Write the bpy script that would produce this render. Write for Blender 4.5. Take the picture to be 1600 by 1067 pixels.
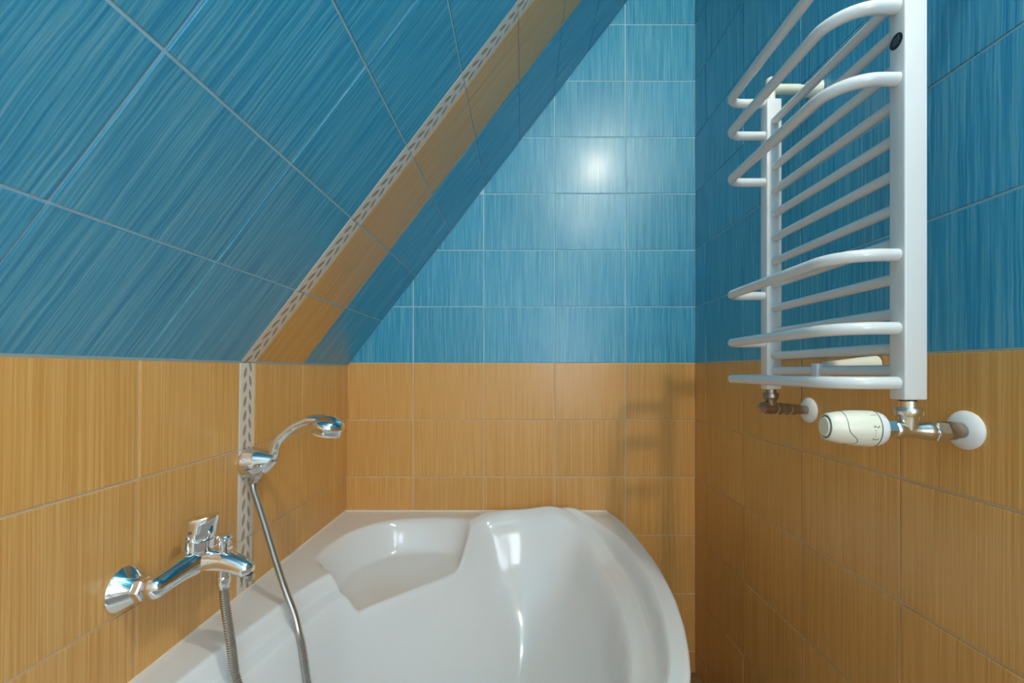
import bpy, bmesh, math, random
import numpy as np
from mathutils import Vector, Matrix

random.seed(7)
for o in list(bpy.data.objects):
    bpy.data.objects.remove(o, do_unlink=True)
scene = bpy.context.scene
COL = scene.collection
H = 1.07                      # eye height above the floor; all heights below are given relative to the eye
F = 680.0                     # focal length in pixels of a 1600 px wide frame

# ------------------------------------------------------------------ camera
cam_d = bpy.data.cameras.new('camera')
cam_d.sensor_fit = 'HORIZONTAL'
cam_d.sensor_width = 36.0
cam_d.lens = 36.0 * F / 1600.0
cam_d.shift_x = -15.0 / 1600.0
cam_d.shift_y = 45.5 / 1600.0
cam_d.clip_start = 0.02
cam = bpy.data.objects.new('camera', cam_d)
COL.objects.link(cam)
cam.location = (0, 0, H)
cam.rotation_euler = (math.pi / 2, 0, 0)
scene.camera = cam

# ------------------------------------------------------------------ world, daylight, exposure
world = bpy.data.worlds.new('world')
scene.world = world
world.use_nodes = True
world.node_tree.nodes['Background'].inputs[0].default_value = (0.75, 0.87, 1.0, 1)
world.node_tree.nodes['Background'].inputs[1].default_value = 0.6
DAY_POWER = 11.0              # daylight entering at the window in the wall behind the camera
SIDE_POWER = 15.0             # fill light at an added window in the right wall, behind the camera
DAY_COLOR = (0.80, 0.90, 1.0)
LAMP_POWER = 3100.0             # emission strength of the ceiling lamp globe
WALL_LAMP_POWER = 330.0        # emission strength of the wall lamp globe
vs = scene.view_settings
vs.view_transform = 'Standard'
vs.look = 'None'
vs.gamma = 1.0
vs.use_curve_mapping = False
vs.exposure = -0.5

# room dimensions (x right, y away from the camera, z up; z relative to the eye)
XR = 0.618
XL = -0.618
LEAN = 0.0136                 # the left wall leans outwards a little towards the floor
YB = 1.545
YF = -1.30
ZFLOOR = -1.07
ZCEIL = 1.50
ZSEAM = 0.027                 # where blue tiles meet orange ones
ZKNEE = 0.018                 # where the left wall meets the sloping ceiling
SLA = math.radians(52.5)
SC, SS = math.cos(SLA), math.sin(SLA)
SLEN = (ZCEIL - ZKNEE) / SS
def xleft(z): return XL + LEAN * (z - ZKNEE)

def window_daylight(name, w, h, power, loc, rot):
    d = bpy.data.lights.new(name, 'AREA')
    d.shape = 'RECTANGLE'; d.size = w; d.size_y = h
    d.energy = power; d.color = DAY_COLOR
    o = bpy.data.objects.new(name, d)
    COL.objects.link(o)
    o.location = (loc[0], loc[1], loc[2] + H)
    o.rotation_euler = rot
window_daylight('front_window_daylight', 0.28, 0.92, DAY_POWER, (0.41, YF + 0.012, 0.20), (math.radians(90), 0, 0))            # shines along +y
window_daylight('side_fill_light', 0.64, 0.92, SIDE_POWER, (XR - 0.012, -0.80, 0.20), (math.radians(90), 0, math.radians(90)))   # added fill for the slope and left wall, shines along -x

# ------------------------------------------------------------------ materials
def new_mat(name):
    m = bpy.data.materials.new(name)
    m.use_nodes = True
    return m, m.node_tree, m.node_tree.nodes['Principled BSDF']

def plain(name, col, rough=0.4, metal=0.0, coat=0.0, spec=0.5, bump=0.0, bscale=200.0, var=0.0):
    m, nt, b = new_mat(name)
    b.inputs['Base Color'].default_value = (*col, 1)
    b.inputs['Roughness'].default_value = rough
    b.inputs['Metallic'].default_value = metal
    b.inputs['Coat Weight'].default_value = coat
    b.inputs['Coat Roughness'].default_value = 0.08
    b.inputs['Specular IOR Level'].default_value = spec
    tc = nt.nodes.new('ShaderNodeTexCoord')
    n = nt.nodes.new('ShaderNodeTexNoise')
    n.inputs['Scale'].default_value = bscale
    n.inputs['Detail'].default_value = 3
    nt.links.new(tc.outputs['Object'], n.inputs['Vector'])
    if bump > 0:
        bp = nt.nodes.new('ShaderNodeBump')
        bp.inputs['Strength'].default_value = bump
        bp.inputs['Distance'].default_value = 0.001
        nt.links.new(n.outputs['Fac'], bp.inputs['Height'])
        nt.links.new(bp.outputs['Normal'], b.inputs['Normal'])
    mr = nt.nodes.new('ShaderNodeMapRange')
    mr.inputs['To Min'].default_value = max(0.0, rough - 0.03 - var)
    mr.inputs['To Max'].default_value = rough + 0.03 + var
    nt.links.new(n.outputs['Fac'], mr.inputs['Value'])
    nt.links.new(mr.outputs['Result'], b.inputs['Roughness'])
    return m

def tile_mat(name, dark, mid, light, across, along, rough, bump, wobble):
    """streaked glaze: streaks run along the tile's own y axis"""
    m, nt, b = new_mat(name)
    N, L = nt.nodes.new, nt.links.new
    tc = N('ShaderNodeTexCoord'); oi = N('ShaderNodeObjectInfo')
    sep = N('ShaderNodeSeparateXYZ'); L(tc.outputs['Object'], sep.inputs[0])
    # gentle sideways wander of the streaks
    wn = N('ShaderNodeTexNoise'); wn.inputs['Scale'].default_value = 16.0; wn.inputs['Detail'].default_value = 1
    wadd = N('ShaderNodeVectorMath'); wadd.operation = 'ADD'
    rnd3 = N('ShaderNodeCombineXYZ')
    rs = N('ShaderNodeMath'); rs.operation = 'MULTIPLY'; rs.inputs[1].default_value = 57.0
    L(oi.outputs['Random'], rs.inputs[0])
    L(rs.outputs[0], rnd3.inputs[0]); L(rs.outputs[0], rnd3.inputs[1]); L(rs.outputs[0], rnd3.inputs[2])
    L(tc.outputs['Object'], wadd.inputs[0]); L(rnd3.outputs[0], wadd.inputs[1])
    L(wadd.outputs[0], wn.inputs['Vector'])
    wm = N('ShaderNodeMath'); wm.operation = 'MULTIPLY_ADD'
    L(wn.outputs['Fac'], wm.inputs[0]); wm.inputs[1].default_value = wobble; L(sep.outputs[0], wm.inputs[2])
    cx = N('ShaderNodeMath'); cx.operation = 'MULTIPLY'; cx.inputs[1].default_value = across; L(wm.outputs[0], cx.inputs[0])
    cy = N('ShaderNodeMath'); cy.operation = 'MULTIPLY'; cy.inputs[1].default_value = along; L(sep.outputs[1], cy.inputs[0])
    cmb = N('ShaderNodeCombineXYZ'); L(cx.outputs[0], cmb.inputs[0]); L(cy.outputs[0], cmb.inputs[1]); L(rs.outputs[0], cmb.inputs[2])
    n1 = N('ShaderNodeTexNoise'); n1.inputs['Scale'].default_value = 1.0; n1.inputs['Detail'].default_value = 3.5
    n1.inputs['Roughness'].default_value = 0.62
    L(cmb.outputs[0], n1.inputs['Vector'])
    ramp = N('ShaderNodeValToRGB')
    e = ramp.color_ramp.elements
    e[0].position = 0.34; e[0].color = (*dark, 1)
    e[1].position = 0.66; e[1].color = (*light, 1)
    k = e.new(0.5); k.color = (*mid, 1)
    L(n1.outputs['Fac'], ramp.inputs['Fac'])
    hv = N('ShaderNodeHueSaturation')
    vm = N('ShaderNodeMapRange'); vm.inputs['To Min'].default_value = 0.96; vm.inputs['To Max'].default_value = 1.04
    L(oi.outputs['Random'], vm.inputs['Value']); L(vm.outputs[0], hv.inputs['Value'])
    L(ramp.outputs['Color'], hv.inputs['Color'])
    L(hv.outputs['Color'], b.inputs['Base Color'])
    b.inputs['Roughness'].default_value = rough
    b.inputs['Specular IOR Level'].default_value = 0.5
    b.inputs['Coat Weight'].default_value = 0.32
    b.inputs['Coat Roughness'].default_value = 0.22
    bp = N('ShaderNodeBump'); bp.inputs['Strength'].default_value = bump; bp.inputs['Distance'].default_value = 0.0006
    L(n1.outputs['Fac'], bp.inputs['Height']); L(bp.outputs['Normal'], b.inputs['Normal'])
    return m

M = {}
M['blue'] = tile_mat('blue_streaked_glaze', (0.012, 0.240, 0.445), (0.047, 0.335, 0.520), (0.150, 0.450, 0.600), 310, 4.5, 0.40, 0.55, 0.004)
M['orange'] = tile_mat('orange_streaked_glaze', (0.585, 0.270, 0.058), (0.660, 0.335, 0.090), (0.745, 0.425, 0.145), 420, 3, 0.42, 0.40, 0.002)
M['listello'] = plain('cream_border_glaze', (0.70, 0.63, 0.54), 0.3, bump=0.1)
M['slot'] = plain('brown_border_print', (0.36, 0.26, 0.16), 0.4)
M['grout_blue'] = plain('pale_blue_grout', (0.38, 0.63, 0.73), 0.85, bump=0.4, bscale=600)
M['grout_orange'] = plain('sand_grout', (0.66, 0.50, 0.32), 0.85, bump=0.4, bscale=600)
M['plaster'] = plain('white_plaster', (0.78, 0.77, 0.74), 0.8, bump=0.3, bscale=150)
M['acrylic'] = plain('white_acrylic', (0.80, 0.80, 0.80), 0.10, coat=0.3, spec=0.5)
M['apron'] = plain('white_acrylic_panel', (0.80, 0.79, 0.77), 0.2)
M['silicone'] = plain('cream_silicone', (0.80, 0.70, 0.58), 0.5)
M['chrome'] = plain('chrome', (0.80, 0.81, 0.82), 0.06, metal=1.0)
M['steel'] = plain('brushed_steel', (0.56, 0.54, 0.50), 0.24, metal=1.0)
M['nickel'] = plain('nickel', (0.70, 0.69, 0.66), 0.22, metal=1.0)
M['bronze'] = plain('aged_nickel', (0.40, 0.34, 0.28), 0.32, metal=1.0)
M['enamel'] = plain('white_enamel', (0.70, 0.72, 0.73), 0.22, coat=0.25)
M['cream'] = plain('cream_plastic', (0.80, 0.79, 0.66), 0.33)
M['plastic'] = plain('white_plastic', (0.78, 0.80, 0.82), 0.30)
M['black'] = plain('black_rubber', (0.02, 0.02, 0.025), 0.5)
M['sticker'] = plain('black_sticker', (0.008, 0.012, 0.03), 0.4)
M['ink'] = plain('grey_ink', (0.10, 0.11, 0.11), 0.5)
M['foil'] = plain('grey_print', (0.16, 0.18, 0.22), 0.4)
M['floor'] = tile_mat('brown_floor_glaze', (0.20, 0.10, 0.03), (0.28, 0.15, 0.05), (0.38, 0.22, 0.09), 60, 40, 0.35, 0.3, 0.01)
M['pane'] = plain('frosted_pane', (0.85, 0.9, 0.95), 0.4)

def emitter(name, col, strength):
    m, nt, b = new_mat(name)
    b.inputs['Base Color'].default_value = (0.9, 0.9, 0.9, 1)
    b.inputs['Emission Color'].default_value = (*col, 1)
    b.inputs['Emission Strength'].default_value = strength
    return m

# ------------------------------------------------------------------ mesh helpers (relative-to-eye world coordinates)
class MB:
    def __init__(s): s.v = []; s.f = []
    def add(s, vs_, fs):
        k = len(s.v)
        s.v += [tuple(p) for p in vs_]
        s.f += [tuple(i + k for i in f) for f in fs]
        return s
    def box(s, x0, x1, y0, y1, z0, z1):
        return s.add([(x0,y0,z0),(x1,y0,z0),(x1,y1,z0),(x0,y1,z0),(x0,y0,z1),(x1,y0,z1),(x1,y1,z1),(x0,y1,z1)],
                     [(3,2,1,0),(4,5,6,7),(0,1,5,4),(1,2,6,5),(2,3,7,6),(3,0,4,7)])
    def lathe(s, org, axis, prof, seg=32, hexa=None):
        """prof: (distance along the axis, radius); closed with caps"""
        a = Vector(axis).normalized(); o = Vector(org)
        t = Vector((0, 0, 1)) if abs(a.z) < 0.9 else Vector((1, 0, 0))
        u = a.cross(t).normalized(); w = a.cross(u)
        vs_, fs = [], []
        for (d, r) in prof:
            for i in range(seg):
                an = 2 * math.pi * i / seg
                vs_.append(o + a * d + (u * math.cos(an) + w * math.sin(an)) * r)
        n = len(prof)
        for j in range(n - 1):
            for i in range(seg):
                i2 = (i + 1) % seg
                fs.append((j*seg+i, j*seg+i2, (j+1)*seg+i2, (j+1)*seg+i))
        fs.append(tuple(reversed(range(seg))))
        fs.append(tuple(range((n-1)*seg, n*seg)))
        return s.add(vs_, fs)
    def tube(s, pts, rad, seg=12, flat=1.0):
        """swept round section with parallel transport; rad a number or a list"""
        P = [Vector(p) for p in pts]; n = len(P)
        R = rad if isinstance(rad, (list, tuple)) else [rad] * n
        T = []
        for i in range(n):
            T.append((P[min(i+1, n-1)] - P[max(i-1, 0)]).normalized())
        t0 = T[0]
        ref = Vector((0, 0, 1)) if abs(t0.z) < 0.9 else Vector((1, 0, 0))
        u = t0.cross(ref).normalized()
        vs_, fs = [], []
        for i in range(n):
            u = (u - T[i] * u.dot(T[i])).normalized()
            w = T[i].cross(u)
            for k in range(seg):
                an = 2 * math.pi * k / seg
                vs_.append(P[i] + u * (math.cos(an) * R[i]) + w * (math.sin(an) * R[i] * flat))
        for i in range(n - 1):
            for k in range(seg):
                k2 = (k + 1) % seg
                fs.append((i*seg+k, i*seg+k2, (i+1)*seg+k2, (i+1)*seg+k))
        fs.append(tuple(reversed(range(seg))))
        fs.append(tuple(range((n-1)*seg, n*seg)))
        return s.add(vs_, fs)

def catmull(pts, step):
    P = [np.array(p, float) for p in pts]
    P = [2*P[0]-P[1]] + P + [2*P[-1]-P[-2]]
    out = []
    for i in range(1, len(P) - 2):
        p0, p1, p2, p3 = P[i-1], P[i], P[i+1], P[i+2]
        n = max(2, int(np.linalg.norm(p2 - p1) / step))
        for k in range(n):
            t = k / n
            out.append(0.5*((2*p1)+(-p0+p2)*t+(2*p0-5*p1+4*p2-p3)*t*t+(-p0+3*p1-3*p2+p3)*t**3))
    out.append(P[-2])
    return out

def build(name, mb, mat, parent=None, smooth=True, angle=35, bevel=0.0):
    """one mesh object; coordinates are stored relative to the root thing's base"""
    base = Vector((0, 0, 0))
    p = parent
    while p is not None:
        base += p.location; p = p.parent
    me = bpy.data.meshes.new(name)
    me.from_pydata([(x - base.x, y - base.y, z + H - base.z) for (x, y, z) in mb.v], [], mb.f)
    bm = bmesh.new(); bm.from_mesh(me)
    bmesh.ops.recalc_face_normals(bm, faces=bm.faces)
    if bevel > 0:
        bmesh.ops.bevel(bm, geom=list(bm.edges), offset=bevel, segments=3, affect='EDGES', profile=0.5, clamp_overlap=True)
    bm.to_mesh(me); bm.free()
    if smooth:
        me.polygons.foreach_set('use_smooth', [True] * len(me.polygons))
        me.set_sharp_from_angle(angle=math.radians(angle))
    for mm in (mat if isinstance(mat, (list, tuple)) else [mat]):
        me.materials.append(mm)
    o = bpy.data.objects.new(name, me)
    COL.objects.link(o)
    if parent: o.parent = parent
    return o

def thing(name, loc, label, cat, group=None):
    o = bpy.data.objects.new(name, None)
    COL.objects.link(o)
    o.empty_display_size = 0.05
    o.location = (loc[0], loc[1], loc[2] + H)
    o['label'] = label; o['category'] = cat
    if group: o['group'] = group
    return o

def structure(o, label, cat):
    o['kind'] = 'structure'; o['label'] = label; o['category'] = cat
    return o

# ------------------------------------------------------------------ the room shell
def quad_wall(name, pieces, label, cat):
    """pieces: list of (four corners, outward offset vector, material)"""
    mb = MB(); mats = []; idx = []
    for (c, off, mat) in pieces:
        c = [Vector(p) for p in c]; off = Vector(off)
        k = len(mb.f)
        mb.add(c + [p + off for p in c], [(0,1,2,3),(7,6,5,4),(0,4,5,1),(1,5,6,2),(2,6,7,3),(3,7,4,0)])
        if mat not in mats: mats.append(mat)
        idx += [mats.index(mat)] * 6
    me = bpy.data.meshes.new(name)
    me.from_pydata([(x, y, z + H) for (x, y, z) in mb.v], [], mb.f)
    for m_ in mats: me.materials.append(m_)
    me.polygons.foreach_set('material_index', idx)
    bm = bmesh.new(); bm.from_mesh(me); bmesh.ops.recalc_face_normals(bm, faces=bm.faces); bm.to_mesh(me); bm.free()
    o = bpy.data.objects.new(name, me); COL.objects.link(o)
    return structure(o, label, cat)

XTOP = XL + SC * SLEN
GB, GO, PL = M['grout_blue'], M['grout_orange'], M['plaster']
T = 0.08
YT = -0.293                   # the tiling of the side walls ends here, behind the camera
sy0, sy1, sz0, sz1 = -1.15, -0.45, -0.29, 0.69  # opening for the added side window
wall_back = quad_wall('wall_back', [
    ([(XL-.02, YB, ZFLOOR), (XR, YB, ZFLOOR), (XR, YB, ZSEAM), (XL-.02, YB, ZSEAM)], (0, T, 0), GO),
    ([(XL-.02, YB, ZSEAM), (XR, YB, ZSEAM), (XR, YB, ZCEIL), (XL-.02, YB, ZCEIL)], (0, T, 0), GB)],
    'back wall of blue tiles above orange tiles under the sloping ceiling', 'wall')
wall_right = quad_wall('wall_right', [
    ([(XR, YT, ZFLOOR), (XR, YB, ZFLOOR), (XR, YB, ZSEAM), (XR, YT, ZSEAM)], (T, 0, 0), GO),
    ([(XR, YT, ZSEAM), (XR, YB, ZSEAM), (XR, YB, ZCEIL), (XR, YT, ZCEIL)], (T, 0, 0), GB)] +
    [([(XR, y0, z0), (XR, y1, z0), (XR, y1, z1), (XR, y0, z1)], (T, 0, 0), PL) for (y0, y1, z0, z1) in
     ((YF, sy0, ZFLOOR, ZCEIL), (sy1, YT, ZFLOOR, ZCEIL), (sy0, sy1, ZFLOOR, sz0), (sy0, sy1, sz1, ZCEIL))],
    'right wall of blue and orange tiles carrying the towel radiator', 'wall')
wall_left = quad_wall('wall_left', [
    ([(xleft(ZFLOOR), YF, ZFLOOR), (xleft(ZFLOOR), YB, ZFLOOR), (XL, YB, ZKNEE), (XL, YF, ZKNEE)], (-T, 0, 0), GO)],
    'low left wall of orange tiles behind the bath mixer', 'wall')
ceiling_slope = quad_wall('ceiling_slope', [
    ([(XL, YF, ZKNEE), (XL, YB, ZKNEE), (XTOP, YB, ZCEIL), (XTOP, YF, ZCEIL)], (-T*SS, 0, T*SC), GB)],
    'steep sloping ceiling of blue tiles with an orange tile band', 'ceiling')
ceiling = quad_wall('ceiling', [
    ([(XTOP-.02, YF, ZCEIL), (XR+T, YF, ZCEIL), (XR+T, YB+T, ZCEIL), (XTOP-.02, YB+T, ZCEIL)], (0, 0, T), PL)],
    'narrow flat white ceiling strip above the slope', 'ceiling')
floor = quad_wall('floor', [
    ([(-.75, YF, ZFLOOR), (XR+T, YF, ZFLOOR), (XR+T, YB+T, ZFLOOR), (-.75, YB+T, ZFLOOR)], (0, 0, -T), GO)],
    'brown tiled floor beside the bathtub', 'floor')
# wall behind the camera, with the window opening
wx0, wx1, wz0, wz1 = 0.24, 0.58, -0.29, 0.69
fw = []
for (x0, x1, z0, z1) in ((-.75, wx0, ZFLOOR, ZCEIL), (wx1, XR+T, ZFLOOR, ZCEIL), (wx0, wx1, ZFLOOR, wz0), (wx0, wx1, wz1, ZCEIL)):
    fw.append(([(x0, YF, z0), (x1, YF, z0), (x1, YF, z1), (x0, YF, z1)], (0, -T, 0), PL))
wall_front = quad_wall('wall_front', fw, 'white plastered wall behind the viewer around the window', 'wall')

# ------------------------------------------------------------------ tiles
def convex_inset(poly, d):
    n = len(poly); out = []
    for i in range(n):
        p0, p1, p2 = (Vector(poly[i-1]), Vector(poly[i]), Vector(poly[(i+1) % n]))
        e1 = (p1 - p0).normalized(); e2 = (p2 - p1).normalized()
        n1 = Vector((-e1.y, e1.x)); n2 = Vector((-e2.y, e2.x))
        den = 1 + n1.dot(n2)
        out.append(p1 + (n1 + n2) * (d / max(den, 0.15)))
    return out

def clip(poly, a, b, c):
    """keep a*x+b*y <= c"""
    out = []
    n = len(poly)
    for i in range(n):
        p, q = poly[i], poly[(i+1) % n]
        dp = a*p[0]+b*p[1]-c; dq = a*q[0]+b*q[1]-c
        if dp <= 0: out.append(p)
        if dp * dq < 0:
            t = dp / (dp - dq)
            out.append((p[0]+(q[0]-p[0])*t, p[1]+(q[1]-p[1])*t))
    return out

TILE_CACHE = {}
PROUD = 0.0022
def tile_mesh(poly, mat):
    key = (mat.name, tuple((round(x, 4), round(y, 4)) for x, y in poly))
    if key in TILE_CACHE: return TILE_CACHE[key]
    rings = [(0.0, -0.004), (0.0, PROUD - 0.0007), (0.0003, PROUD - 0.0002), (0.0009, PROUD)]
    vs_, fs = [], []
    n = len(poly)
    for (d, z) in rings:
        for p in convex_inset(poly, d): vs_.append((p[0], p[1], z))
    for j in range(len(rings) - 1):
        for i in range(n):
            i2 = (i + 1) % n
            fs.append((j*n+i, j*n+i2, (j+1)*n+i2, (j+1)*n+i))
    k = (len(rings) - 1) * n
    fs.append(tuple(range(k, k + n)))
    me = bpy.data.meshes.new('tile')
    me.from_pydata(vs_, [], fs)
    me.materials.append(mat)
    TILE_CACHE[key] = me
    return me

def lay_tile(wall, org, u, v, poly, mat, name='tile', tilt=0.0035):
    """poly in (u, v) metres from org, counter-clockwise seen from the front"""
    cx = sum(p[0] for p in poly) / len(poly); cy = sum(p[1] for p in poly) / len(poly)
    loc = [(p[0] - cx, p[1] - cy) for p in poly]
    me = tile_mesh(loc, mat)
    o = bpy.data.objects.new(name, me); COL.objects.link(o)
    u = Vector(u).normalized(); v = Vector(v).normalized(); n = u.cross(v).normalized()
    c = Vector(org) + u * cx + v * cy + Vector((0, 0, H))
    mt = Matrix((( u.x, v.x, n.x, c.x), (u.y, v.y, n.y, c.y), (u.z, v.z, n.z, c.z), (0, 0, 0, 1)))
    mt = mt @ Matrix.Rotation(random.uniform(-tilt, tilt), 4, 'X') @ Matrix.Rotation(random.uniform(-tilt, tilt), 4, 'Y')
    o.parent = wall
    o.matrix_world = mt
    return o

G = 0.0021                    # half of a joint
def rect(u0, u1, v0, v1, g=G): return [(u0+g, v0+g), (u1-g, v0+g), (u1-g, v1-g), (u0+g, v1-g)]

rows_o = [ZFLOOR, -0.995, -0.79, -0.583, -0.377, -0.175, ZSEAM]
rows_b = [ZSEAM + 0.2 * k for k in range(8)] + [ZCEIL]
# back wall (u = +x, v = +z, facing the camera)
cols = [XR, 0.368, 0.117, -0.134, -0.384, -0.6365]
for i in range(len(cols) - 1):
    x1, x0 = cols[i], cols[i+1]
    for rws, mat in ((rows_o, M['orange']), (rows_b, M['blue'])):
        for j in range(len(rws) - 1):
            p = rect(x0, x1, rws[j], rws[j+1])
            if mat is M['blue']:   # keep what lies below the slope: z - ZKNEE <= tan * (x - XL)
                tn = SS / SC
                p = clip(p, -tn, 1.0, ZKNEE - tn * XL - 0.004)
            else:                  # keep right of the leaning left wall
                p = clip(p, -1.0, LEAN, -(XL - LEAN * ZKNEE) - 0.001)
            if len(p) < 3: continue
            area = 0.5 * abs(sum(p[k][0]*p[(k+1) % len(p)][1] - p[(k+1) % len(p)][0]*p[k][1] for k in range(len(p))))
            if area < 2e-4: continue
            lay_tile(wall_back, (0, YB, 0), (1, 0, 0), (0, 0, 1), p, mat)
# right wall (u = -y, v = +z, facing -x)
ys = [YB - 0.004, 1.454, 1.208, 0.957, 0.707, 0.457, 0.207, -0.043, -0.293]
for i in range(len(ys) - 1):
    for rws, mat in ((rows_o, M['orange']), (rows_b, M['blue'])):
        for j in range(len(rws) - 1):
            lay_tile(wall_right, (XR, 0, 0), (0, -1, 0), (0, 0, 1), rect(-ys[i], -ys[i+1], rws[j], rws[j+1]), mat)

# border piece: cream strip with a braid of printed slots
def add_braid(tile, w, h):
    """slots printed on the strip, two leaning columns, joined per strip"""
    mb = MB(); nrow = max(1, int(round(h / 0.0335)))
    st = h / nrow
    for k in range(nrow):
        for sx in (-1, 1):
            cy = -h / 2 + (k + (0.30 if sx < 0 else 0.72)) * st
            cx = sx * w * 0.17
            le, wi, tx = st * 0.42, w * 0.080, -sx * w * 0.065
            pts = [(-tx, -le), (-tx*0.2 + wi, -le*0.35), (tx*0.5 + wi, le*0.45), (tx, le), (tx*0.2 - wi, le*0.35), (-tx*0.5 - wi, -le*0.45)]
            pts = [(cx + a, cy + b) for a, b in pts]
            n = len(pts)
            mb.add([(x, y, PROUD - 0.0006) for x, y in pts] + [(x, y, PROUD + 0.00025) for x, y in pts],
                   [tuple(range(n, 2*n))] + [(i, (i+1) % n, (i+1) % n + n, i + n) for i in range(n)])
    me = bpy.data.meshes.new('braid_print')
    me.from_pydata(mb.v, [], mb.f); me.materials.append(M['slot'])
    o = bpy.data.objects.new('braid_print', me); COL.objects.link(o)
    o.parent = tile
    return o

YBORD0, YBORD1 = 0.953, 1.006
ysl = [YB - 0.003, 1.441, 1.225, YBORD1, YBORD0, 0.703, 0.455, 0.205, -0.045, -0.295]
# left wall (u = +y, v = leaning up, facing +x)
vleft = Vector((LEAN, 0, 1)).normalized()
org_l = (XL - LEAN * ZKNEE, 0, 0)
for i in range(len(ysl) - 1):
    y1, y0 = ysl[i], ysl[i+1]
    border = (y1 == YBORD1)
    for j in range(len(rows_o) - 1):
        z0, z1 = rows_o[j], min(rows_o[j+1], ZKNEE)
        o = lay_tile(wall_left, org_l, (0, 1, 0), vleft, rect(y0, y1, z0, z1, 0.0008 if border else G), M['listello'] if border else M['orange'],
                     'border_tile' if border else 'tile', 0.0 if border else 0.0035)
        if border:
            o['label'] = 'narrow cream border tile with a brown braided print'
            add_braid(o, y1 - y0, z1 - z0)
# sloping ceiling (u = +y, v = up the slope, facing down and right)
vs_l = Vector((SC, 0, SS))
org_s = (XL, 0, ZKNEE)
ns = int(SLEN / 0.2) + 1
for i in range(len(ysl) - 1):
    y1, y0 = ysl[i], ysl[i+1]
    border = (y1 == YBORD1)
    mat = M['listello'] if border else (M['orange'] if abs(y1 - 1.225) < 1e-6 else M['blue'])
    for j in range(ns):
        s0, s1 = 0.2 * j, min(0.2 * (j + 1), SLEN)
        if s1 - s0 < 0.01: continue
        o = lay_tile(ceiling_slope, org_s, (0, 1, 0), vs_l, rect(y0, y1, s0 + (0.003 if j == 0 else 0), s1, 0.0008 if border else G), mat,
                     'border_tile' if border else 'tile', 0.0 if border else 0.003)
        if border:
            o['label'] = 'narrow cream border tile with a brown braided print'
            add_braid(o, y1 - y0, s1 - s0)
# floor tiles along the gap beside the tub
for i in range(6):
    for j in range(3):
        x1 = XR - 0.002 - 0.3 * j; y1 = YB - 0.004 - 0.3 * i
        lay_tile(floor, (0, 0, ZFLOOR), (1, 0, 0), (0, 1, 0), rect(x1 - 0.3, x1, y1 - 0.3, y1, 0.002), M['floor'], 'floor_tile', 0.0)

# window behind the camera
win = MB()
for (x0, x1, z0, z1) in ((wx0, wx1, wz0, wz0+.03), (wx0, wx1, wz1-.03, wz1), (wx0, wx0+.03, wz0+.03, wz1-.03), (wx1-.03, wx1, wz0+.03, wz1-.03)):
    win.box(x0, x1, YF - 0.06, YF - 0.002, z0, z1)
window = build('window_1', win, M['plastic'], None, smooth=False)
structure(window, 'white framed frosted window in the wall behind the viewer', 'window')
build('pane', MB().box(wx0+.03, wx1-.03, YF - 0.04, YF - 0.03, wz0+.03, wz1-.03), M['pane'], window, smooth=False)

win = MB()  # unseen side window, added to brighten the slope and left wall
for (y0, y1, z0, z1) in ((sy0, sy1, sz0, sz0+.03), (sy0, sy1, sz1-.03, sz1), (sy0, sy0+.03, sz0+.03, sz1-.03), (sy1-.03, sy1, sz0+.03, sz1-.03)):
    win.box(XR + 0.002, XR + 0.06, y0, y1, z0, z1)
window = build('added_fill_window', win, M['plastic'], None, smooth=False)
structure(window, 'white framed frosted window added in the right wall behind the viewer to light the slope', 'window')
build('pane', MB().box(XR + 0.03, XR + 0.04, sy0+.03, sy1-.03, sz0+.03, sz1-.03), M['pane'], window, smooth=False)

# ------------------------------------------------------------------ bathtub
ZR = -0.498
outline = [(1.545, 0.300), (1.50, 0.314), (1.42, 0.328), (1.33, 0.3365), (1.249, 0.341), (1.17, 0.3425), (1.089, 0.341), (1.02, 0.336), (0.951, 0.3287),
           (0.855, 0.3106), (0.7856, 0.292), (0.7266, 0.2725), (0.694, 0.256), (0.60, 0.203), (0.50, 0.145), (0.40, 0.088), (0.30, 0.036),
           (0.20, -0.010), (0.12, -0.040), (0.06, -0.075), (0.02, -0.125), (0.0, -0.20)]
oy = np.array([p[0] for p in outline])[::-1]; ox = np.array([p[1] for p in outline])[::-1]

def smoothstep(a, b, x):
    t = np.clip((x - a) / (b - a), 0, 1)
    return t * t * (3 - 2 * t)

def poly_sdf(px, py, poly):
    """positive inside"""
    d2 = np.full(px.shape, 1e9); inside = np.zeros(px.shape, bool)
    n = len(poly)
    for i in range(n):
        ax, ay = poly[i]; bx, by = poly[(i+1) % n]
        ex, ey = bx-ax, by-ay
        t = np.clip(((px-ax)*ex + (py-ay)*ey) / (ex*ex+ey*ey), 0, 1)
        d2 = np.minimum(d2, (px-ax-ex*t)**2 + (py-ay-ey*t)**2)
        cond = ((ay > py) != (by > py))
        with np.errstate(divide='ignore', invalid='ignore'):
            xi = ax + (py - ay) * ex / (ey if abs(ey) > 1e-12 else 1e-12)
        inside ^= cond & (px < xi)
    return np.where(inside, np.sqrt(d2), -np.sqrt(d2))

def closed_spline(pts, step=0.01):
    n = len(pts); out = []
    for i in range(n):
        p0, p1, p2, p3 = [np.array(pts[(i+k) % n]) for k in (-1, 0, 1, 2)]
        m = max(2, int(np.linalg.norm(p2-p1)/step))
        for k in range(m):
            t = k/m
            out.append(tuple(0.5*((2*p1)+(-p0+p2)*t+(2*p0-5*p1+4*p2-p3)*t*t+(-p0+3*p1-3*p2+p3)*t**3)))
    return out

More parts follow.
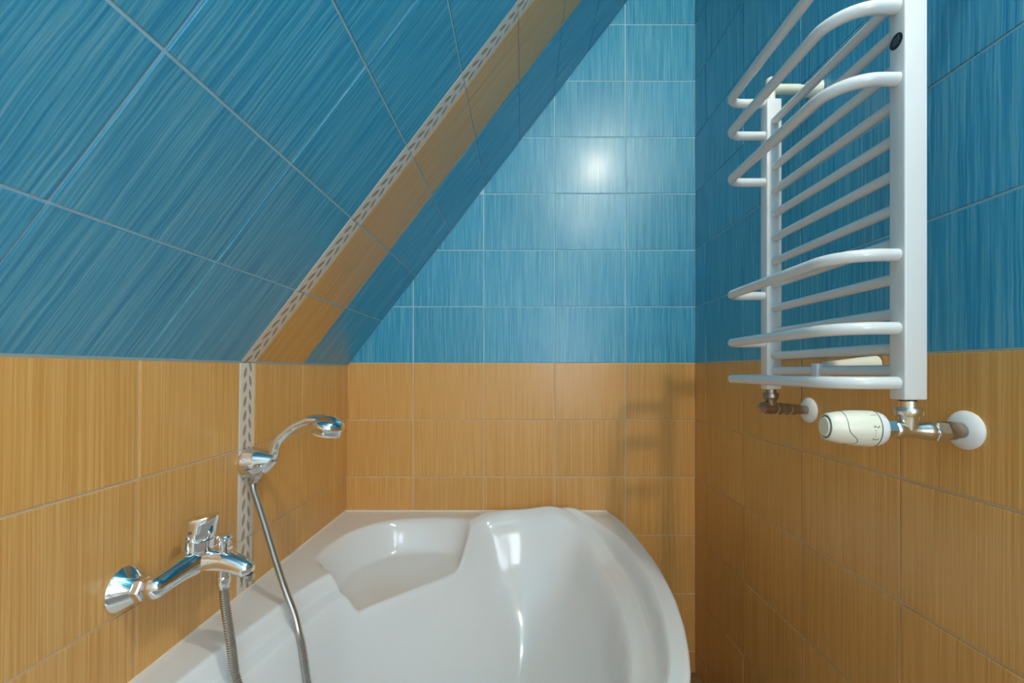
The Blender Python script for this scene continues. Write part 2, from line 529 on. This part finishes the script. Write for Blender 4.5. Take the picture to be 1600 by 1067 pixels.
BASIN = closed_spline([(-0.575, 0.22), (-0.565, 0.45), (-0.547, 0.70), (-0.522, 0.86), (-0.503, 0.956), (-0.478, 1.05), (-0.430, 1.125), (-0.345, 1.225), (-0.240, 1.345),
    (-0.165, 1.435), (-0.10, 1.475), (0.02, 1.497), (0.14, 1.488), (0.225, 1.435), (0.275, 1.34), (0.298, 1.22), (0.304, 1.09), (0.297, 0.98), (0.284, 0.88),
    (0.252, 0.75), (0.20, 0.64), (0.12, 0.50), (0.04, 0.34), (-0.04, 0.20), (-0.13, 0.11), (-0.30, 0.07), (-0.48, 0.09)])
SHELF = closed_spline([(-0.478, 1.075), (-0.505, 1.10), (-0.545, 1.155), (-0.548, 1.25), (-0.525, 1.35), (-0.455, 1.435), (-0.35, 1.468), (-0.24, 1.468), (-0.168, 1.43),
    (-0.148, 1.35), (-0.152, 1.22), (-0.23, 1.10), (-0.34, 1.03), (-0.44, 1.035)])

NU, NV = 250, 380
YTB = YB - 0.0028             # the tub stops at the tile faces
Yv = np.linspace(0.0, YTB, NV)
Xr = np.interp(Yv, oy, ox)
# smooth the outline a little
ker = np.hanning(15); ker /= ker.sum()
Xr = np.convolve(np.pad(Xr, 7, mode='edge'), ker, mode='valid')
U = np.linspace(0, 1, NU)
XLR = xleft(ZR) + 0.0035
X = XLR + (Xr[:, None] - XLR) * U[None, :]
Y = np.repeat(Yv[:, None], NU, axis=1)
db = poly_sdf(X, Y, BASIN)
dsf = poly_sdf(X, Y, SHELF)
# the wall is wide at the backrest end, narrow elsewhere
back = smoothstep(0.85, 1.35, Y) * smoothstep(-0.42, -0.05, X) * (1 - 0.55 * smoothstep(0.10, 0.30, X))
wwid = 0.11 + 0.05 * smoothstep(-0.2, 0.1, X) + 0.26 * back
edge_drop = 0.036 + 0.018 * smoothstep(0, 0.2, X) - 0.030 * smoothstep(1.25, 1.42, Y)
hb = -edge_drop * smoothstep(0.0, 0.015, db) - 0.010 * smoothstep(0.015, 0.045, db)
tt = np.clip((db - (0.042 + 0.018 * smoothstep(0, 0.2, X) - 0.03 * smoothstep(1.25, 1.42, Y))) / wwid, 0, 1)
hb = hb - 0.355 * (1 - (1 - tt) ** 2.0) * smoothstep(0, 0.25, tt)
hs = -0.098 * smoothstep(0.0, 0.055, dsf) - 0.006 * smoothstep(0.03, 0.2, dsf)
hz = np.minimum(hb, hs)
# raised neck pillow at the head end
pil = np.exp(-((X - 0.105) / 0.105) ** 2) + 0.50 * np.exp(-((X + 0.060) / 0.090) ** 2)
yc = 1.462
pil = pil * np.where(Y > yc, np.exp(-((Y - yc) / 0.035) ** 2), np.exp(-((Y - yc) / 0.085) ** 2))
# fillets: blur the height field
def blur(a, n, times):
    k = np.hanning(n + 2)[1:-1]; k /= k.sum(); r = n // 2
    for _ in range(times):
        a = np.apply_along_axis(lambda m: np.convolve(np.pad(m, r, mode='edge'), k, mode='valid'), 0, a)
        a = np.apply_along_axis(lambda m: np.convolve(np.pad(m, r, mode='edge'), k, mode='valid'), 1, a)
    return a
deep = smoothstep(0.07, 0.15, db)
hz = blur(hz, 5, 1) * (1 - deep) + blur(hz, 31, 2) * deep
hz = hz + 0.060 * pil
Zt = ZR + hz
tub = thing('bathtub', (-0.15, 0.8, ZFLOOR), 'white acrylic corner bathtub with a moulded corner shelf and headrest', 'bathtub')
mb = MB()
vs_ = [(X[i, j], Y[i, j], Zt[i, j]) for i in range(NV) for j in range(NU)]
fs = [(i*NU+j, i*NU+j+1, (i+1)*NU+j+1, (i+1)*NU+j) for i in range(NV-1) for j in range(NU-1)]
# rolled outer lip along the open side and the near end
nrm = []
for i in range(NV):
    a = (Xr[min(i+1, NV-1)] - Xr[max(i-1, 0)]); b_ = (Yv[min(i+1, NV-1)] - Yv[max(i-1, 0)])
    l = math.hypot(a, b_); nrm.append((b_/l, -a/l))
lip = []
for k in range(1, 7):
    an = k / 6 * math.pi / 2
    lip.append((0.010 * math.sin(an) , -0.010 * (1 - math.cos(an))))
lip += [(0.010, -0.030), (0.008, -0.036), (0.0, -0.038), (-0.012, -0.038)]
prev = [i * NU + NU - 1 for i in range(NV)]
for (o_, d_) in lip:
    cur = []
    for i in range(NV):
        cur.append(len(vs_))
        vs_.append((X[i, -1] + o_*nrm[i][0], min(YTB, Y[i, -1] + o_*nrm[i][1]), Zt[i, -1] + d_))
    for i in range(NV - 1):
        fs.append((prev[i], cur[i], cur[i+1], prev[i+1]))
    prev = cur
mb.add(vs_, fs)
shell = build('tub_shell', mb, M['acrylic'], tub, angle=70)
# the front panel below the lip
ap = MB(); av, af = [], []
for i in range(0, NV, 4):
    x = X[i, -1] - 0.004*nrm[i][0]; y = min(YB - 0.006, Y[i, -1] - 0.004*nrm[i][1])
    av += [(x, y, ZR - 0.037), (x, y, ZFLOOR), (x - 0.02*nrm[i][0], y - 0.02*nrm[i][1] if i < NV - 30 else y, ZFLOOR), (x - 0.02*nrm[i][0], y - 0.02*nrm[i][1] if i < NV - 30 else y, ZR - 0.037)]
n = len(av) // 4
for i in range(n - 1):
    for k in range(4):
        k2 = (k + 1) % 4
        af.append((i*4+k, i*4+k2, (i+1)*4+k2, (i+1)*4+k))
af += [(0, 1, 2, 3), (4*n-4, 4*n-3, 4*n-2, 4*n-1)]
ap.add(av, af)
build('front_panel', ap, M['apron'], tub, angle=40)
# end panel at the near end of the tub
build('end_panel', MB().box(XLR, Xr[0], -0.012, 0.0, ZFLOOR, ZR - 0.002), M['apron'], tub, smooth=False)
# sealant beads along the two walls
bead = MB().tube([(XLR, YB - 0.005, ZR + 0.001), (Xr[-1], YB - 0.005, ZR + 0.001)], 0.0042, 8)
o = build('sealant_bead', bead, M['silicone'], tub); o['label'] = 'thin cream sealant bead along the back wall'
bead = MB().tube([(XLR - 0.001, 0.0, ZR + 0.001), (XLR - 0.001, YB - 0.005, ZR + 0.001)], 0.0042, 8)
o = build('sealant_bead', bead, M['silicone'], tub); o['label'] = 'thin cream sealant bead along the left wall'
zfl = float(np.interp(0.6, Yv, Zt[:, int(NU*0.45)]))
xd = float(X[int(NV*0.6/YB), int(NU*0.45)])
build('drain', MB().lathe((xd, 0.6, zfl - 0.002), (0, 0, 1), [(0, 0.032), (0.004, 0.032), (0.006, 0.028), (0.0065, 0.004)]), M['chrome'], tub)
def tub_height(x, y):
    i = int(np.clip(round(y / YTB * (NV - 1)), 0, NV - 1))
    j = int(np.clip(round((x - XLR) / (Xr[i] - XLR) * (NU - 1)), 0, NU - 1))
    return float(Zt[i, j])

# ------------------------------------------------------------------ bath mixer
YM, ZM = 0.756, -0.340        # centre of the mixer along the wall and its height
XWm = xleft(ZM) + PROUD
XBm = -0.574                  # axis of the mixer body
mixer = thing('bath_mixer', (XWm, YM, ZM), 'chrome single-lever bath mixer tap mounted on the orange wall', 'tap')
for k, yy in enumerate((YM - 0.077, YM + 0.077)):
    e = MB().lathe((XWm, yy, ZM), (1, 0, 0), [(0, 0.0345), (0.003, 0.0350), (0.0055, 0.0335), (0.022, 0.0185), (0.024, 0.0165)], 40)
    build('escutcheon', e, M['chrome'], mixer)
    nt_ = MB().lathe((XWm + 0.020, yy, ZM), (1, 0, 0), [(0, 0.0165), (0.001, 0.0178), (0.013, 0.0178), (0.015, 0.0160)], 6)
    build('union_nut', nt_, M['chrome'], mixer, angle=20)
# body: smooth wing swelling to the middle
pts, rad = [], []
for k in range(41):
    t = -1 + 2 * k / 40
    y = YM + 0.093 * t
    a = abs(t)
    pts.append((XBm + 0.010 * (1 - a) ** 1.3, y, ZM + 0.014 * (1 - a) ** 1.2))
    r = 0.0182 + 0.0062 * math.exp(-(t / 0.34) ** 2)
    if a > 0.85: r *= math.sqrt(max(0.0, 1 - ((a - 0.85) / 0.15) ** 2)) * 0.98 + 0.02
    rad.append(r)
build('body', MB().tube(pts, rad, 28), M['chrome'], mixer, angle=60)
XC = XBm + 0.010
build('cartridge_housing', MB().lathe((XC, YM, ZM + 0.004), (0.06, 0, 1), [(0, 0.0270), (0.010, 0.0255), (0.020, 0.0236), (0.032, 0.0230), (0.042, 0.0236), (0.045, 0.0236), (0.046, 0.0215)], 36), M['chrome'], mixer)
# lever: cap whose rim rises towards the room, closed by a slanted top
cap = MB(); segs = 40
cv, cf = [], []
levels = [(0.0, 0.0228), (0.0025, 0.0246), (0.014, 0.0247), (0.026, 0.0250), (0.034, 0.0254)]
for (d, r) in levels + [(0.0370, 0.0246), (0.0380, 0.018), (0.0385, 0.0001)]:
    for i in range(segs):
        an = 2 * math.pi * i / segs
        cxn, cyn = math.cos(an), math.sin(an)
        f = d / 0.0375
        stretch = 1 + 0.16 * f * max(0, cxn) ** 2
        zz = d + f * 0.0045 * cxn * (r / 0.0254)
        cv.append((XC + 0.003 + r * stretch * cxn + 0.004 * f, YM + r * cyn * (1 - 0.10 * f), ZM + 0.049 + zz))
nl = len(levels) + 3
for j in range(nl - 1):
    for i in range(segs):
        i2 = (i + 1) % segs
        cf.append((j*segs+i, j*segs+i2, (j+1)*segs+i2, (j+1)*segs+i))
cf.append(tuple(range(segs)))
cap.add(cv, cf)
lever = build('lever', cap, M['chrome'], mixer, angle=45)
build('temperature_dot', MB().lathe((XC + 0.0060, YM - 0.0240, ZM + 0.066), (0, -1, 0), [(-0.002, 0.0028), (0.0008, 0.0028), (0.0014, 0.0018)], 14), M['ink'], lever)
# spout: comes out into the room, drooping at the tip
sp = catmull([(XC - 0.005, YM, ZM + 0.008), (XC + 0.022, YM, ZM + 0.011), (XC + 0.052, YM, ZM + 0.009), (XC + 0.078, YM, ZM + 0.000), (XC + 0.094, YM, ZM - 0.011)], 0.004)
rr = [0.0210 - 0.0065 * (k / (len(sp) - 1)) for k in range(len(sp))]
rr[-1] *= 0.55; rr[-2] *= 0.85
spout = build('spout', MB().tube(sp, rr, 28), M['chrome'], mixer, angle=60)
build('aerator', MB().lathe((XC + 0.087, YM, ZM - 0.014), (0.12, 0, -1), [(0, 0.0105), (0.006, 0.0108), (0.010, 0.0100), (0.0105, 0.0085)], 24), M['steel'], spout)
# diverter knob on the spout
XD = XC + 0.046
build('diverter_knob', MB().lathe((XD, YM, ZM + 0.020), (0.05, 0, 1), [(0, 0.0065), (0.014, 0.0065), (0.017, 0.0085), (0.027, 0.0092), (0.030, 0.0125), (0.033, 0.0128), (0.0355, 0.0105), (0.036, 0.002)], 24), M['chrome'], mixer)
# hose outlet under the spout
XH = XC + 0.046
build('hose_outlet', MB().lathe((XH, YM, ZM - 0.004), (0, 0, -1), [(0, 0.0105), (0.012, 0.0105), (0.013, 0.0095), (0.016, 0.0095)], 24), M['chrome'], mixer)

# ------------------------------------------------------------------ shower holder and hand shower
YS = 0.980
ZH = -0.206
XWs = xleft(ZH) + PROUD + 0.0002
hdir = Vector((0.62, 0.0, 0.785)).normalized()       # the way the handset leans out of its socket
sock = Vector((-0.5745, YS, -0.208))
holder = thing('shower_holder', (XWs, YS, ZH), 'chrome cone-shaped shower bracket on the cream border strip', 'shower holder')
con = MB(); segs = 36; cv = []; cf = []
lv = [(0.0, 0.035, 0.0), (0.003, 0.0365, 0.0), (0.006, 0.0360, 0.0), (0.030, 0.0300, 0.001), (0.046, 0.0235, 0.002), (0.052, 0.0215, 0.0025), (0.054, 0.018, 0.0025), (0.054, 0.0005, 0.0025)]
for (d, r, up) in lv:
    for i in range(segs):
        an = 2 * math.pi * i / segs
        zz = r * math.sin(an)
        dd = d * (1 + 0.55 * max(-0.3, zz / 0.036)) if d > 0.01 else d     # the front face slants with the handset
        cv.append((XWs + dd, YS + r * math.cos(an) * 0.92, ZH + up + zz - 0.10 * d))
for j in range(len(lv) - 1):
    for i in range(segs):
        i2 = (i + 1) % segs
        cf.append((j*segs+i, j*segs+i2, (j+1)*segs+i2, (j+1)*segs+i))
cf.append(tuple(range(segs)))
con.add(cv, cf)
build('bracket_cone', con, M['chrome'], holder, angle=40)
build('socket_ring', MB().lathe(sock - hdir * 0.016, hdir, [(0, 0.0135), (0.001, 0.0150), (0.030, 0.0165), (0.032, 0.0155), (0.032, 0.0112)], 28), M['chrome'], holder)

shower = thing('hand_shower', tuple(sock), 'chrome hand shower with a round head resting in its bracket', 'hand shower')
hp = catmull([sock - hdir * 0.030, sock - hdir * 0.005, sock + hdir * 0.022, Vector((-0.5500, YS, -0.1590)), Vector((-0.5180, YS, -0.1290)), Vector((-0.4830, YS, -0.1130)), Vector((-0.460, YS, -0.1110)), Vector((-0.440, YS, -0.1150))], 0.005)
n = len(hp)
hr = []
for k in range(n):
    t = k / (n - 1)
    hr.append(0.0092 + 0.0022 * math.sin(min(1, t / 0.55) * math.pi) * 0.6 + 0.0055 * max(0, (t - 0.68) / 0.32) ** 1.5)
hr[-1] *= 0.6
build('handle', MB().tube(hp, hr, 24), M['chrome'], shower, angle=60)
hc = Vector((-0.4380, YS, -0.1435)); ax = Vector((0.17, 0, 1)).normalized()
head = build('shower_head', MB().lathe(hc, ax, [(0.0, 0.0300), (0.0015, 0.0325), (0.011, 0.0330), (0.013, 0.0345), (0.018, 0.0350), (0.026, 0.0325), (0.033, 0.0265), (0.0385, 0.0165), (0.041, 0.006), (0.0413, 0.0004)], 40), M['chrome'], shower, angle=40)
build('spray_plate', MB().lathe(hc, -ax, [(-0.002, 0.0285), (0.002, 0.0285), (0.003, 0.026), (0.0031, 0.001)], 36), M['plastic'], head)
build('hose_nut', MB().lathe(sock - hdir * 0.028, -hdir, [(0, 0.0090), (0.002, 0.0105), (0.016, 0.0090), (0.020, 0.0080)], 20), M['chrome'], shower)

# ------------------------------------------------------------------ shower hose
ht = sock - hdir * 0.046
zb = tub_height(-0.30, 0.83) + 0.010
hose_pts = [(XH, YM, ZM - 0.018), (XH + 0.002, YM, -0.40), (XH + 0.014, YM - 0.002, -0.47), (-0.490, 0.750, -0.55), (-0.462, 0.752, -0.66), (-0.425, 0.765, -0.78), (-0.36, 0.79, zb + 0.03),
            (-0.30, 0.83, zb), (-0.27, 0.88, zb + 0.002), (-0.31, 0.92, zb + 0.012), (-0.385, 0.925, -0.83), (-0.440, 0.910, -0.745), (-0.457, 0.902, -0.66), (-0.4605, 0.900, -0.585), (-0.463, 0.902, -0.540),
            (-0.475, 0.911, -0.510), (-0.498, 0.921, -0.470), (-0.530, 0.938, -0.410), (-0.560, 0.955, -0.350), (-0.584, 0.968, -0.302), (ht.x - 0.003, YS, ht.z - 0.012), tuple(ht + hdir * 0.01)]
hq = catmull(hose_pts, 0.00105)
# keep the hose out of the acrylic
HR = 0.0077
hq2 = []
for p in hq:
    x, z = p[0], p[2]
    if z < ZR + 0.02:
        if z > zb + 0.03:     # hangs clear of the side wall
            while tub_height(x - HR * 0.8, p[1]) > z - HR * 0.6 and x < -0.1: x += 0.001
        z = max(z, tub_height(x, p[1]) + HR + 0.001)
    hq2.append((x, p[1], z))
arr = np.array(hq2)
k = np.hanning(63)[1:-1]; k /= k.sum()
sm = np.stack([np.convolve(np.pad(arr[:, c], 30, mode='edge'), k, mode='valid') for c in range(3)], axis=1)
sm[:8] = arr[:8]; sm[-8:] = arr[-8:]
rads = [HR if (i // 2) % 2 == 0 else HR - 0.0015 for i in range(len(sm))]
hose = thing('shower_hose', (XH, YM, ZM - 0.02), 'ribbed steel shower hose looping from mixer into tub and up to the bracket', 'hose')
build('hose_tube', MB().tube([tuple(p) for p in sm], rads, 12), M['steel'], hose, angle=20)
build('ferrule', MB().lathe((XH, YM, ZM - 0.015), (0, 0, -1), [(0, 0.0100), (0.002, 0.0110), (0.013, 0.0110), (0.016, 0.0090), (0.022, 0.0088)], 20), M['chrome'], hose)
build('ferrule', MB().lathe(ht + hdir * 0.012, -hdir + Vector((0, 0, -0.25)), [(0, 0.0085), (0.010, 0.0092), (0.022, 0.0086)], 20), M['steel'], hose)

# ------------------------------------------------------------------ towel radiator
PX0, PX1 = 0.500, 0.530
NEAR = (0.5675, 0.5925)
FAR = (0.886, 0.911)
RZ0, RZ1 = -0.0385, 0.555
rad_ = thing('towel_radiator', (0.515, 0.74, RZ0), 'white ladder towel radiator with bowed rails on the right wall', 'radiator')
posts = []
for (y0, y1), lab in ((NEAR, None), (FAR, None)):
    posts.append(build('post', MB().box(PX0, PX1, y0, y1, RZ0, RZ1), M['enamel'], rad_, angle=30, bevel=0.0022))
BX = 0.425                    # how far the bowed rails come into the room
yn, yf = (NEAR[0]+NEAR[1])/2, (FAR[0]+FAR[1])/2
RB = 0.0086
for z in (0.551, 0.484, 0.388, 0.154, 0.0565, -0.0165):
    path = [(PX0 + 0.006, yn, z), (PX0 - 0.02, yn, z)]
    R1 = 0.052
    for k in range(11):       # wide bend at each end
        a = k / 10 * math.pi / 2
        path.append((BX + R1 * (1 - math.sin(a)), yn + R1 * (1 - math.cos(a)), z))
    R2 = 0.026
    for k in range(11):
        a = k / 10 * math.pi / 2
        path.append((BX + R2 * (1 - math.cos(a)), yf - R2 * (1 - math.sin(a)), z))
    path += [(PX0 + 0.006, yf, z)]
    o = build('bowed_rail', MB().tube(path, RB, 16), M['enamel'], rad_, angle=60)
for z in (0.508, 0.464, 0.415, 0.3665, 0.3185, 0.270, 0.2225, 0.1755, 0.1265, 0.0785, 0.0305, 0.0):
    build('straight_rail', MB().tube([(0.515, NEAR[1] - 0.004, z), (0.515, FAR[0] + 0.004, z)], 0.0080, 14), M['enamel'], rad_, angle=60)
# wall brackets: at the head of each post and low in the middle
for yy, zz in ((yf + 0.004, 0.583), (yn, 0.583)):
    br = build('bracket', MB().lathe((0.519, yy, zz), (1, 0, 0), [(-0.010, 0.0075), (-0.007, 0.0100), (0.055, 0.0100), (0.058, 0.0085), (0.070, 0.0085), (0.072, 0.0150), (XR - PROUD - 0.519 - 0.004, 0.0170), (XR - PROUD - 0.519, 0.0175)], 22), M['cream'], rad_)
    build('bracket_pin', MB().lathe((0.517, yy, RZ1 - 0.004), (0, 0, 1), [(0, 0.0080), (0.040, 0.0080), (0.041, 0.0100), (0.052, 0.0100), (0.0535, 0.0085), (0.054, 0.001)], 18), M['cream'], br)
    build('grub_screw', MB().lathe((0.575, yy, zz - 0.008), (0, 0, -1), [(0, 0.005), (0.006, 0.005), (0.0065, 0.003)], 12), M['black'], br)
br = build('bracket', MB().lathe((0.522, 0.752, 0.008), (1, 0.03, 0.05), [(0, 0.0080), (0.020, 0.0085), (0.034, 0.0095), (0.070, 0.0125), (0.092, 0.0135), (0.0925, 0.002)], 22), M['cream'], rad_)
build('rail_clip', MB().box(0.505, 0.526, 0.744, 0.760, -0.0125, 0.0125), M['enamel'], br, bevel=0.002)
# round maker's badge on the near post: dark disc with faint grey print
bc = Vector((PX0 - 0.0002, 0.5805, 0.4390))
badge = build('badge', MB().lathe(bc, (-1, 0, 0), [(0, 0.0098), (0.0006, 0.0098), (0.0007, 0.0092)], 32), M['sticker'], rad_)
pr = MB()
for (dz, w) in ((0.0030, 0.0050), (-0.0005, 0.0062), (-0.0040, 0.0045)):
    pr.box(bc.x - 0.0010, bc.x - 0.0006, bc.y - w, bc.y + w*0.8, bc.z + dz - 0.0006, bc.z + dz + 0.0006)
pr.box(bc.x - 0.0010, bc.x - 0.0006, bc.y - 0.0045, bc.y - 0.0037, bc.z + 0.001, bc.z + 0.0065)
build('badge_print', pr, M['foil'], badge, smooth=False)

# ------------------------------------------------------------------ radiator valves
def mesh_text(txt, size):
    cu = bpy.data.curves.new('txt', 'FONT'); cu.body = txt; cu.size = size; cu.align_x = 'CENTER'; cu.align_y = 'CENTER'
    ob = bpy.data.objects.new('txt', cu); COL.objects.link(ob)
    dg = bpy.context.evaluated_depsgraph_get()
    me = bpy.data.meshes.new_from_object(ob.evaluated_get(dg))
    vs_ = [tuple(v.co) for v in me.vertices]; fs_ = [tuple(p.vertices) for p in me.polygons]
    bpy.data.objects.remove(ob, do_unlink=True); bpy.data.curves.remove(cu); bpy.data.meshes.remove(me)
    return vs_, fs_

ZV = -0.0795
YV = 0.580
valve = thing('thermostatic_valve', (XR - PROUD, YV + 0.012, ZV), 'cream thermostatic radiator valve under the near radiator post', 'valve')
axv = Vector((-1, 0.15, 0.03)).normalized()
tc_ = Vector((0.517, YV, ZV))
build('union_nut', MB().lathe((0.515, YV, RZ0 + 0.002), (0, 0, -1), [(0, 0.0095), (0.0045, 0.0095)], 24), M['black'], valve)
build('union_nut', MB().lathe((0.515, YV, RZ0 - 0.002), (0, 0, -1), [(0, 0.0110), (0.008, 0.0110), (0.0085, 0.0150), (0.0105, 0.0160), (0.0175, 0.0160), (0.0195, 0.0148), (0.020, 0.0120), (0.026, 0.0110)], 24), M['nickel'], valve)
tb = MB().lathe((0.515, YV, RZ0 - 0.020), (0, 0, -1), [(0, 0.0120), (0.008, 0.0112), (0.020, 0.0100)], 24)
tb.lathe(tc_ - axv * 0.028, axv, [(0, 0.0110), (0.004, 0.0125), (0.009, 0.0120), (0.018, 0.0098), (0.030, 0.0095), (0.038, 0.0110), (0.042, 0.0122), (0.046, 0.0122), (0.048, 0.0110), (0.050, 0.0105)], 26)
build('valve_body', tb, M['nickel'], valve)
build('lock_nut', MB().lathe(tc_ + axv * 0.019, axv, [(0, 0.0125), (0.001, 0.0138), (0.012, 0.0138), (0.014, 0.0128)], 6), M['chrome'], valve, angle=20)
build('lock_nut', MB().lathe(tc_ - axv * 0.042, axv, [(0, 0.0125), (0.001, 0.0140), (0.013, 0.0140), (0.014, 0.0125)], 6), M['nickel'], valve, angle=20)
pdir = (Vector((XR, 0.603, ZV - 0.004)) - tc_).normalized()
pp = MB().lathe(tc_ + pdir * 0.042, pdir, [(0, 0.0105), (0.006, 0.0110), (0.0075, 0.0125), (0.014, 0.0125), (0.015, 0.0100), (0.017, 0.0100), (0.018, 0.0128), (0.034, 0.0125), (0.036, 0.0105), (0.056, 0.0105)], 24)
build('supply_union', pp, M['bronze'], valve)
wp = tc_ + pdir * ((XR - tc_.x) / pdir.x)
build('wall_rosette', MB().lathe((XR - PROUD + 0.0005, wp.y, ZV - 0.003), (-1, 0, 0), [(0, 0.0265), (0.002, 0.0270), (0.0045, 0.0255), (0.0085, 0.0190), (0.0105, 0.0125), (0.0106, 0.0110)], 40), M['plastic'], valve)
h0 = tc_ + axv * 0.033
build('head_collar', MB().lathe(h0, axv, [(0, 0.0150), (0.001, 0.0190), (0.003, 0.0210), (0.007, 0.0226), (0.0125, 0.0236)], 44), M['plastic'], valve)
build('head_ring', MB().lathe(h0 + axv * 0.0125, axv, [(0, 0.0236), (0.0002, 0.0241), (0.0016, 0.0241), (0.0018, 0.0236)], 44), M['ink'], valve)
prof = [(k_ * 0.90, r_ * 0.905) for (k_, r_) in ((0.0, 0.0266), (0.008, 0.0268), (0.020, 0.0266), (0.032, 0.0257), (0.044, 0.0240), (0.054, 0.0220), (0.060, 0.0204), (0.062, 0.0192), (0.0622, 0.0165), (0.0605, 0.0163), (0.0605, 0.0002))]
hb0 = h0 + axv * 0.0140
head = build('thermostat_head', MB().lathe(hb0, axv, prof, 48), M['cream'], valve)
build('end_cap', MB().lathe(hb0 + axv * 0.0540, axv, [(0, 0.0136), (0.003, 0.0134), (0.004, 0.0122), (0.0045, 0.0005)], 36), M['cream'], head)
rg = [hb0 + axv * 0.0556 + Matrix.Rotation(2*math.pi*k/40, 3, axv) @ (axv.orthogonal().normalized() * 0.0150) for k in range(41)]
build('end_groove', MB().tube(rg, 0.0008, 6), M['ink'], head)
# frame of the head: up and towards the viewer
hup = (Vector((0, 0, 1)) - axv * axv.z).normalized()
hfr = hup.cross(axv).normalized()
if hfr.y > 0: hfr = -hfr
def on_head(d, ang, lift=0.0):
    r = np.interp(d, [p[0] for p in prof[:8]], [p[1] for p in prof[:8]]) + lift
    return hb0 + axv * d + (hup * math.sin(ang) + hfr * math.cos(ang)) * r
seam = []
for k in range(41):           # wavy moulded seam
    ang = math.radians(95 - 190 * k / 40)
    t = k / 40
    d = 0.0385 - 0.015 * (1 / (1 + math.exp(-(t - 0.62) * 22))) + 0.012 * math.exp(-((t - 0.92) / 0.10) ** 2)
    seam.append(on_head(d, ang, 0.0000))
build('head_seam', MB().tube(seam, 0.00045, 6), M['ink'], head)
def head_text(txt, ang, size, d):
    vs_, fs_ = mesh_text(txt, size)
    mb_ = MB(); out = []
    for (x, y, _) in vs_:     # letters run downwards around the head, their tops towards the wall
        out.append(on_head(d - y, ang - x / 0.0266, 0.00022))
    mb_.add(out, fs_)
    return mb_
for txt, ang, nm in (('1', 52, 'scale_digit'), ('2', 12, 'scale_digit'), ('3', -28, 'scale_digit')):
    o = build(nm, head_text(txt, math.radians(ang), 0.0095, 0.0065), M['ink'], head, smooth=False)
for ang in (0, -8, -16):
    c = on_head(0.0075, math.radians(ang), 0.0)
    nr = (c - (hb0 + axv * 0.0075)).normalized()
    build('scale_dot', MB().lathe(c - nr * 0.0005, nr, [(0, 0.0006), (0.0008, 0.0006)], 8), M['ink'], head)

lock = thing('lockshield_valve', (XR - PROUD, 0.94, -0.086), 'small tarnished lockshield valve under the far radiator post', 'valve')
YL = 0.900; ZL = -0.0775
axl = Vector((1, 0.30, -0.07)).normalized()
lc = Vector((0.514, YL, ZL))
build('union_nut', MB().lathe((0.515, YL, RZ0 + 0.002), (0, 0, -1), [(0, 0.0105), (0.009, 0.0105), (0.0095, 0.0140), (0.012, 0.0150), (0.019, 0.0150), (0.021, 0.0130), (0.024, 0.0110), (0.042, 0.0105)], 24), M['bronze'], lock)
build('valve_body', MB().lathe(lc - axl * 0.022, axl, [(0, 0.0100), (0.001, 0.0120), (0.010, 0.0122), (0.011, 0.0105), (0.016, 0.0105), (0.020, 0.0125), (0.030, 0.0115), (0.036, 0.0105)], 24), M['bronze'], lock)
build('lock_nut', MB().lathe(lc + axl * 0.012, axl, [(0, 0.0118), (0.001, 0.0138), (0.012, 0.0138), (0.013, 0.0118)], 6), M['bronze'], lock, angle=20)
build('supply_union', MB().lathe(lc + axl * 0.024, axl, [(0, 0.0105), (0.008, 0.0105), (0.0085, 0.0120), (0.020, 0.0122), (0.021, 0.0098), (0.024, 0.0098), (0.025, 0.0115), (0.040, 0.0112), (0.041, 0.0095), (0.082, 0.0095)], 24), M['bronze'], lock)
lw = lc + axl * ((XR - lc.x) / axl.x)
build('wall_rosette', MB().lathe((XR - PROUD + 0.0005, lw.y, lw.z), (-1, 0, 0), [(0, 0.0265), (0.002, 0.0270), (0.0045, 0.0255), (0.0085, 0.0190), (0.0105, 0.0125), (0.0106, 0.0110)], 40), M['plastic'], lock)

# ------------------------------------------------------------------ lamps (out of the picture, they light it)
lamp_c = Vector((0.515, 0.12, 1.375))
lamp = thing('ceiling_lamp', (lamp_c.x, lamp_c.y, ZCEIL), 'small bare bulb lamp on the flat ceiling strip', 'lamp')
build('canopy', MB().lathe((0.565, lamp_c.y, ZCEIL), (0, 0, -1), [(0, 0.04), (0.012, 0.04), (0.018, 0.03), (0.02, 0.008)], 28), M['enamel'], lamp)
build('stem', MB().tube([(0.565, lamp_c.y, ZCEIL - 0.018), (0.560, lamp_c.y, ZCEIL - 0.05), (lamp_c.x + 0.006, lamp_c.y, lamp_c.z + 0.017)], 0.006, 10), M['enamel'], lamp)
def globe(c, r):
    return MB().lathe(c - Vector((0, 0, r)), (0, 0, 1), [(r - r*math.cos(math.pi*k/16), max(0.0005, r*math.sin(math.pi*k/16))) for k in range(17)], 24)
build('bulb', globe(lamp_c, 0.020), emitter('lamp_glow', (1.0, 0.86, 0.66), LAMP_POWER), lamp)
wall_c = Vector((0.475, -0.28, 1.17))
wlamp = thing('wall_lamp', (XR, wall_c.y, wall_c.z), 'small bare bulb lamp high on the right wall', 'lamp')
build('backplate', MB().lathe((XR, wall_c.y, wall_c.z), (-1, 0, 0), [(0, 0.045), (0.012, 0.045), (0.016, 0.038), (0.018, 0.008)], 28), M['enamel'], wlamp)
build('arm', MB().tube([(XR - 0.015, wall_c.y, wall_c.z), (wall_c.x + 0.033, wall_c.y, wall_c.z)], 0.008, 10), M['enamel'], wlamp)
build('bulb', globe(wall_c, 0.035), emitter('wall_lamp_glow', (1.0, 0.86, 0.66), WALL_LAMP_POWER), wlamp)
